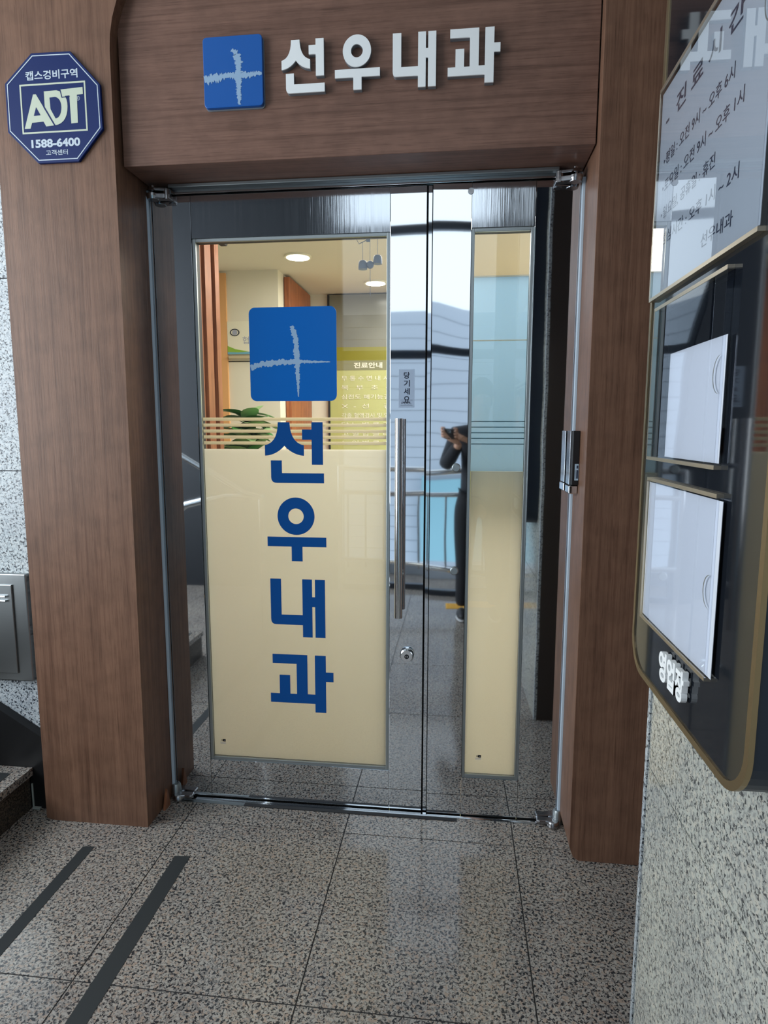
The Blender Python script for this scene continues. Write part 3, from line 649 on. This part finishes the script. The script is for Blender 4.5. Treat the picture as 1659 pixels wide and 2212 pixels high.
# ------------------------------------------------------------------ waiting room inside
build('floor_inside', MB().box(-1.9, 1.5, .6, 3.2, -.06, 0), 'tile_in', kind='structure')
bpy.data.objects['floor_inside'].name = 'floor.002'
build('ceiling_inside', MB().box(-1.9, 1.5, .06, 3.2, 2.40, 2.5), 'in_ceiling', kind='structure')
cw = MB()
for (z0, z1) in ((0, 1.86), (1.866, 2.086), (2.092, 2.4)): cw.box(-1.9, -1.09, 1.6, 3.0, z0, z1)
cw.box(-1.09, -.934, 2.32, 2.4, 0, 2.4)
build('wall_inside_front', MB().box(-1.12, XR, .09, .17, 2.2, 2.4), 'cream_wall', kind='structure')
build('wall_inside', cw, 'cream_wall', kind='structure')
build('wall_inside_left', MB().box(-1.95, -1.9, .06, 3.2, 0, 2.4), 'cream_wall', kind='structure')
build('wall_inside_right', MB().box(1.2, 1.3, .08, 3.2, 0, 2.4), 'cream_wall', kind='structure')
build('wall_inside_back', MB().box(-1.2, 1.5, 3.0, 3.1, 0, 2.4), 'cream_wall', kind='structure')
build('trim_5', MB().box(-1.475, -1.412, 1.585, 1.6, 0, 2.385), 'orange_trim', kind='structure')
od = thing('wooden_door', (-1.08, 2.0, 0), 'brown wooden inner door seen beside the blue square sticker', 'door')
build('door_panel', MB().box(-1.086, -1.05, 1.72, 2.28, .0, 2.385), 'wood_door', od, bevel=.002)
# brown folding partition at the left of the opening
pr = thing('wooden_jamb', (-1.05, .3, 0), 'brown grooved wooden inner jamb behind the left of the glass', 'door jamb')
build('panel', MB().box(-1.12, -1.035, .11, .30, 0, 2.40), 'wood_in', pr); build('panel', MB().box(-1.12, -1.025, .315, .38, 0, 2.40), 'wood_in', pr)
build('groove', MB().box(-1.12, -1.05, .38, .41, 0, 2.40), 'rubber', pr); build('panel', MB().box(-1.12, -1.02, .41, .455, 0, 2.40), 'wood_in', pr)
# green sign wall
gw = thing('sign_wall', (-.1, 2.33, 0), 'lime green information wall with pale writing behind the glass', 'sign wall')
build('bulkhead', MB().box(-.92, 1.19, 2.30, 2.36, 2.03, 2.39), 'bulkhead', gw)
build('olive_band', MB().box(-.92, 1.19, 2.30, 2.36, 1.935, 2.03), 'olive', gw)
build('title_band', MB().box(-.92, 1.19, 2.298, 2.36, 1.868, 1.935), 'olive_grey', gw)
build('panel', MB().box(-.92, .2, 2.30, 2.36, .9, 1.868), 'lime', gw); build('base', MB().box(-.92, 1.19, 2.301, 2.36, 0, .9).box(.2, 1.19, 2.301, 2.36, .9, 1.868), 'cream_wall', gw); build('edge', MB().box(-.932, -.918, 2.29, 2.37, 0, 2.39), 'rubber', gw)
build('wall_text', text_mb('진료안내', (-.745, 2.297, 1.882), (1, 0, 0), (0, 0, 1), .205, .040, .0008, .03), 'poster', gw)
for i, (tx, w_) in enumerate((('무 통 수 면 내 시 경', .40), ('복   부   초   음   파', .48), ('심전도 폐기능검사', .40), ('X  -  선     검  사', .46), ('각종 혈액검사 및 암검진', .42), ('당 뇨 병 클 리 닉', .42), ('고 혈 압 클 리 닉', .42), ('노 인 병 클 리 닉', .42))):
    build('wall_text', text_mb(tx, (-.835, 2.297, 1.795-i*.0655), (1, 0, 0), (0, 0, 1), w_, .034, .0008, .0), 'poster', gw)
# pale blue screen behind the narrow leaf
bs = thing('glass_screen', (.2, .2, 0), 'pale blue panel standing behind the narrow pane', 'screen')
build('panel', MB().box(-.12, .9, .2, .215, 1.292, 2.003), 'aqua_panel', bs); build('edge_strip', MB().box(-.12, .9, .196, .215, 2.003, 2.008), 'poster', bs)
build('edge_strip', MB().box(-.12, .9, .196, .2, 1.775, 1.779), 'poster', bs); build('leg', MB().box(.86, .9, .2, .215, 0, 1.29), 'aqua_dark', bs); build('leg', MB().box(-.12, -.08, .2, .215, 0, 1.29), 'aqua_dark', bs)
# downlights
for i, (x, y) in enumerate(((-.895, 1.325), (-.548, 1.99), (.75, 1.2))):
    t = thing('downlight', (x, y, 2.39), ['lit round ceiling downlight nearest the glass door', 'lit round ceiling downlight nearer the green sign wall', 'lit round ceiling downlight behind the right stile'][i], 'ceiling light', 'round ceiling downlights')
    build('lamp', MB().tube([(x, y, 2.388), (x, y, 2.399)], .062, 28), 'lamp_on', t); build('rim', MB().ring((x, y), .075, .062, 'z', 2.390, 2.40, 28), 'poster', t)
# poster on the cream wall
po = thing('wall_poster', (-1.26, 1.59, 1.86), 'pale poster with a round emblem and green swoosh on the cream wall', 'poster')
build('sheet', MB().box(-1.41, -1.10, 1.588, 1.6, 1.905, 2.10), 'poster', po)
build('swoosh', MB().prism([(-1.41, 1.955), (-1.36, 1.935), (-1.28, 1.921), (-1.40, 1.908), (-1.41, 1.91)], 'y', 1.586, 1.588), 'poster_green', po)
build('swoosh', MB().prism([(-1.41, 1.918), (-1.34, 1.916), (-1.10, 1.924), (-1.10, 1.905), (-1.41, 1.905)], 'y', 1.5845, 1.586), 'poster_blue', po)
build('emblem', MB().ring((-1.363, 2.035), .030, .024, 'y', 1.586, 1.588, 28, .72), 'ink', po)
build('emblem_fill', MB().tube([(-1.363, 1.5875, 2.035), (-1.363, 1.587, 2.035)], .016, 16), 'ink_faint', po)
build('poster_text', text_mb('협력', (-1.315, 1.588, 1.965), (1, 0, 0), (0, 0, 1), .09, .045, .001, .0), 'ink_faint', po)
build('ledge', MB().box(-1.40, -1.10, 1.57, 1.6, 1.878, 1.895), 'groove', po)
# wind chime
wc = thing('wind_chime', (-.325, .12, 1.93), 'grey blue wind chime hanging inside the top of the wide pane', 'wind chime')
build('hanger', MB().prism([(-.345, 2.2), (-.315, 2.2), (-.325, 2.118), (-.338, 2.118)], 'y', .118, .122).tube([(-.38, .12, 2.14), (-.365, .12, 2.112), (-.30, .12, 2.14)], .0015, 6), 'chime_grey', wc)
def bell(x, z, r_):
    return MB().tube([(x, .12, z+r_*.95), (x, .12, z+r_*.8), (x, .12, z+r_*.4), (x, .12, z-r_*.5), (x, .12, z-r_)], [r_*.25, r_*.7, r_*.95, r_, r_*.98], 20)
build('bell', bell(-.351, 2.040, .0165), 'chime_grey', wc); build('bell', bell(-.297, 2.057, .0165), 'chime_grey', wc)
build('clapper', MB().ball((-.3245, .12, 2.039), .014), 'chime_grey', wc)
for (x, z0, z1) in ((-.351, 2.055, 2.118), (-.297, 2.07, 2.14), (-.3245, 2.05, 2.13), (-.324, 1.93, 2.03)):
    build('string', MB().tube([(x, .12, z0), (x, .12, z1)], .0009, 6), 'chime_grey', wc)
build('closer_stop', MB().prism([(-.897, 2.16), (-.892, 2.136), (-.880, 2.119), (-.858, 2.119), (-.848, 2.145), (-.848, 2.16)], 'y', .085, .12), 'rubber', label='small dark door stop at the top of the wide pane', cat='door stop')
# plants
def plant(name, x, y, zt, n, spread, label, s):
    p = thing(name, (x, y, 0), label, 'plant'); rnd = random.Random(s)
    build('pot', MB().tube([(x, y, 0), (x, y, .28), (x, y, .30)], [.11, .15, .16], 24), 'pot', p); build('soil', MB().tube([(x, y, .27), (x, y, .301)], .14, 20), 'soil', p)
    stm = MB().tube([(x, y, .3), (x+.01, y, zt*.6), (x, y, zt-.08)], [.012, .009, .005], 8)
    L1 = MB(); L2 = MB()
    for k in range(n):
        z = zt-.04-rnd.random()*(.36) if k > 6 else zt-.02-rnd.random()*.10
        a = rnd.uniform(0, 6.28); ln = rnd.uniform(.09, .17)*spread; wd = ln*.26; el = rnd.uniform(-.2, .9)
        d = Vector((math.cos(a)*math.cos(el), math.sin(a)*math.cos(el), math.sin(el))); sd = d.cross(Vector((0, 0, 1))).normalized(); up = sd.cross(d)
        b0 = Vector((x, y, z-.05)); m_ = L1 if rnd.random() < .6 else L2; vs = []
        for q in range(7):
            t = q/6; w = wd*math.sin(math.pi*min(1, t*.92+.06))**.8; c = b0+d*ln*t-Vector((0, 0, 1))*.35*ln*t*t
            vs += [c-sd*w, c-up*w*.25, c+sd*w]
        m_.add(vs, [q_ for q in range(6) for q_ in ((3*q, 3*q+1, 3*q+4, 3*q+3), (3*q+1, 3*q+2, 3*q+5, 3*q+4))], True)
    build('stem', stm, 'leaf', p); build('foliage', L1, 'leaf', p); build('foliage', L2, 'leaf_light', p)
plant('potted_plant', -.985, .66, 1.60, 110, 1.15, 'green leafy plant behind the striped glass near the wooden jamb', 2)
plant('potted_plant', -.37, .60, 1.36, 34, .9, 'green plant whose tip just shows above the cream film', 5)
plant('potted_plant', -.78, 1.0, 1.40, 40, 1.0, 'green plant behind the blue lettering at the glass stripes', 9)

# ------------------------------------------------------------------ photographer, mirrored in the door
def skinned(name, verts, edges, radii, m_, parent, sub=2, label=None):
    org = ORG[parent.name]
    me = bpy.data.meshes.new(name); me.from_pydata([tuple(Vector(v)-org) for v in verts], edges, []); me.update()
    o = bpy.data.objects.new(name, me); COL.objects.link(o); o.parent = parent; ORG[o.name] = org
    sk = o.modifiers.new('skin', 'SKIN'); sk.use_smooth_shade = True
    for i, rd in enumerate(radii):
        rd = rd if isinstance(rd, tuple) else (rd, rd); me.skin_vertices[0].data[i].radius = rd
    me.skin_vertices[0].data[0].use_root = True
    s_ = o.modifiers.new('sub', 'SUBSURF'); s_.levels = sub; s_.render_levels = sub
    me.materials.append(MAT[m_]); return tagit(o, label)
PX, PY = .245, -2.56
pe = thing('person', (PX, PY, 0), 'person in dark jacket and trousers holding up a phone, mirrored in the steel door', 'person')
# body (skin) : pelvis root
V = [(PX, PY, .93), (PX, PY, 1.10), (PX, PY, 1.28), (PX, PY+.01, 1.42), (PX, PY+.01, 1.50), (PX, PY+.02, 1.58), (PX, PY+.03, 1.66), (PX, PY+.03, 1.74),
     (PX-.18, PY, 1.41), (PX-.27, PY+.06, 1.18), (PX-.175, PY+.27, 1.36), (PX+.18, PY, 1.41), (PX+.16, PY+.05, 1.17), (PX-.06, PY+.24, 1.36),
     (PX-.10, PY, .86), (PX-.11, PY+.02, .48), (PX-.12, PY-.02, .09), (PX+.10, PY, .86), (PX+.11, PY+.02, .48), (PX+.13, PY-.02, .09)]
E_ = [(0, 1), (1, 2), (2, 3), (3, 4), (4, 5), (5, 6), (6, 7), (3, 8), (8, 9), (9, 10), (3, 11), (11, 12), (12, 13), (0, 14), (14, 15), (15, 16), (0, 17), (17, 18), (18, 19)]
R_ = [(.12, .085), (.105, .08), (.12, .085), (.11, .08), (.052, .052), (.065, .075), (.078, .095), (.06, .07), (.062, .062), (.045, .045), (.028, .028), (.062, .062), (.045, .045), (.028, .028), (.085, .085), (.055, .058), (.04, .042), (.085, .085), (.055, .058), (.04, .042)]
body = skinned('body', V, E_, R_, 'skin', pe)
jk = [0, 1, 2, 3, 4, 8, 9, 10, 11, 12, 13]; mp = {v: i for i, v in enumerate(jk)}
jv = [V[i] for i in jk]; jv[0] = (PX, PY, .84); jv[7] = tuple(Vector(V[9]).lerp(Vector(V[10]), .9)); jv[10] = tuple(Vector(V[12]).lerp(Vector(V[13]), .9))
skinned('jacket', jv, [(mp[a], mp[b_]) for a, b_ in E_ if a in mp and b_ in mp], [tuple(x+(.048 if i < 3 else .018) for x in R_[i]) for i in jk], 'jacket', pe)
tk = [0, 14, 15, 16, 17, 18, 19]; mp = {v: i for i, v in enumerate(tk)}
skinned('trousers', [(PX, PY, 1.08) if i == 0 else V[i] for i in tk], [(mp[a], mp[b_]) for a, b_ in E_ if a in mp and b_ in mp], [tuple(x+(.03 if i == 0 else .014) for x in R_[i]) for i in tk], 'trousers', pe)
for sx in (-.12, .13):
    build('shoe', MB().ball((PX+sx, PY+.05, .045), .055, (.8, 2.4, .8)), 'shoe', pe); build('shoe_sole', MB().ball((PX+sx, PY+.05, .014), .055, (.85, 2.5, .26)), 'sole', pe)
hc = (PX, PY+.02, 1.70)
build('hair', MB().ball((PX, PY-.005, 1.73), .105, (.88, 1.0, 1.02)).ball((PX, PY-.03, 1.68), .1, (.88, .85, 1.05)), 'hair', pe)
build('nose', MB().ball((PX, PY+.135, 1.665), .014, (.8, 1.2, 1.6)), 'skin', pe)
for s_ in (-1, 1):
    build('eye', MB().ball((PX+s_*.030, PY+.112, 1.69), .011, (1.2, .7, .7)), 'eye', pe); build('ear', MB().ball((PX+s_*.082, PY+.02, 1.67), .024, (.4, .8, 1.3)), 'skin', pe)
build('mouth', MB().ball((PX, PY+.118, 1.625), .018, (1.3, .5, .35)), 'lips', pe)
# hands closed on the phone
for (wx, wy, wz, px_, sg) in ((PX-.175, PY+.27, 1.36, -.003, 1), (PX-.06, PY+.24, 1.36, .06, -1)):
    hx = .0+(-.045 if sg > 0 else .048)
    pv = [(wx, wy, wz), ((wx+hx)/2, -2.275, 1.385), (hx, -2.262, 1.41)]; pe_ = [(0, 1), (1, 2)]; pr_ = [.026, (.034, .02), (.038, .018)]
    for q in range(4):
        z = 1.398+q*.019; bse = (hx-sg*.004, -2.262, z); k1 = (hx-sg*.008, -2.248, z+.002); k2 = (hx+sg*.010, -2.2315+.0, z+.002) if 0 else (hx-sg*.002, -2.238, z+.003); k3 = (hx+sg*(.016+.003*(q % 2)), -2.2375, z+.004)
        i0 = len(pv); pv += [bse, k1, k2, k3]; pe_ += [(2, i0), (i0, i0+1), (i0+1, i0+2), (i0+2, i0+3)]; pr_ += [.010, .0085, .008, .007]
    i0 = len(pv); pv += [(hx+sg*.008, -2.268, 1.40), (hx+sg*.020, -2.262, 1.425), (hx+sg*.030, -2.256, 1.445)]; pe_ += [(1, i0), (i0, i0+1), (i0+1, i0+2)]; pr_ += [.011, .010, .008]
    skinned('hand', pv, pe_, pr_, 'skin', pe, 1)
ph = thing('smartphone', (0, -2.25, 1.39), 'dark smartphone held up by the mirrored person', 'phone')
build('phone_body', MB().prism(rrect(-.036, .036, 1.385, 1.455, .008), 'y', -2.2525, -2.2445), 'black', ph)
build('camera_ring', MB().ring((0, 1.437), .010, .006, 'y', -2.2445, -2.2425, 20), 'chrome', ph)
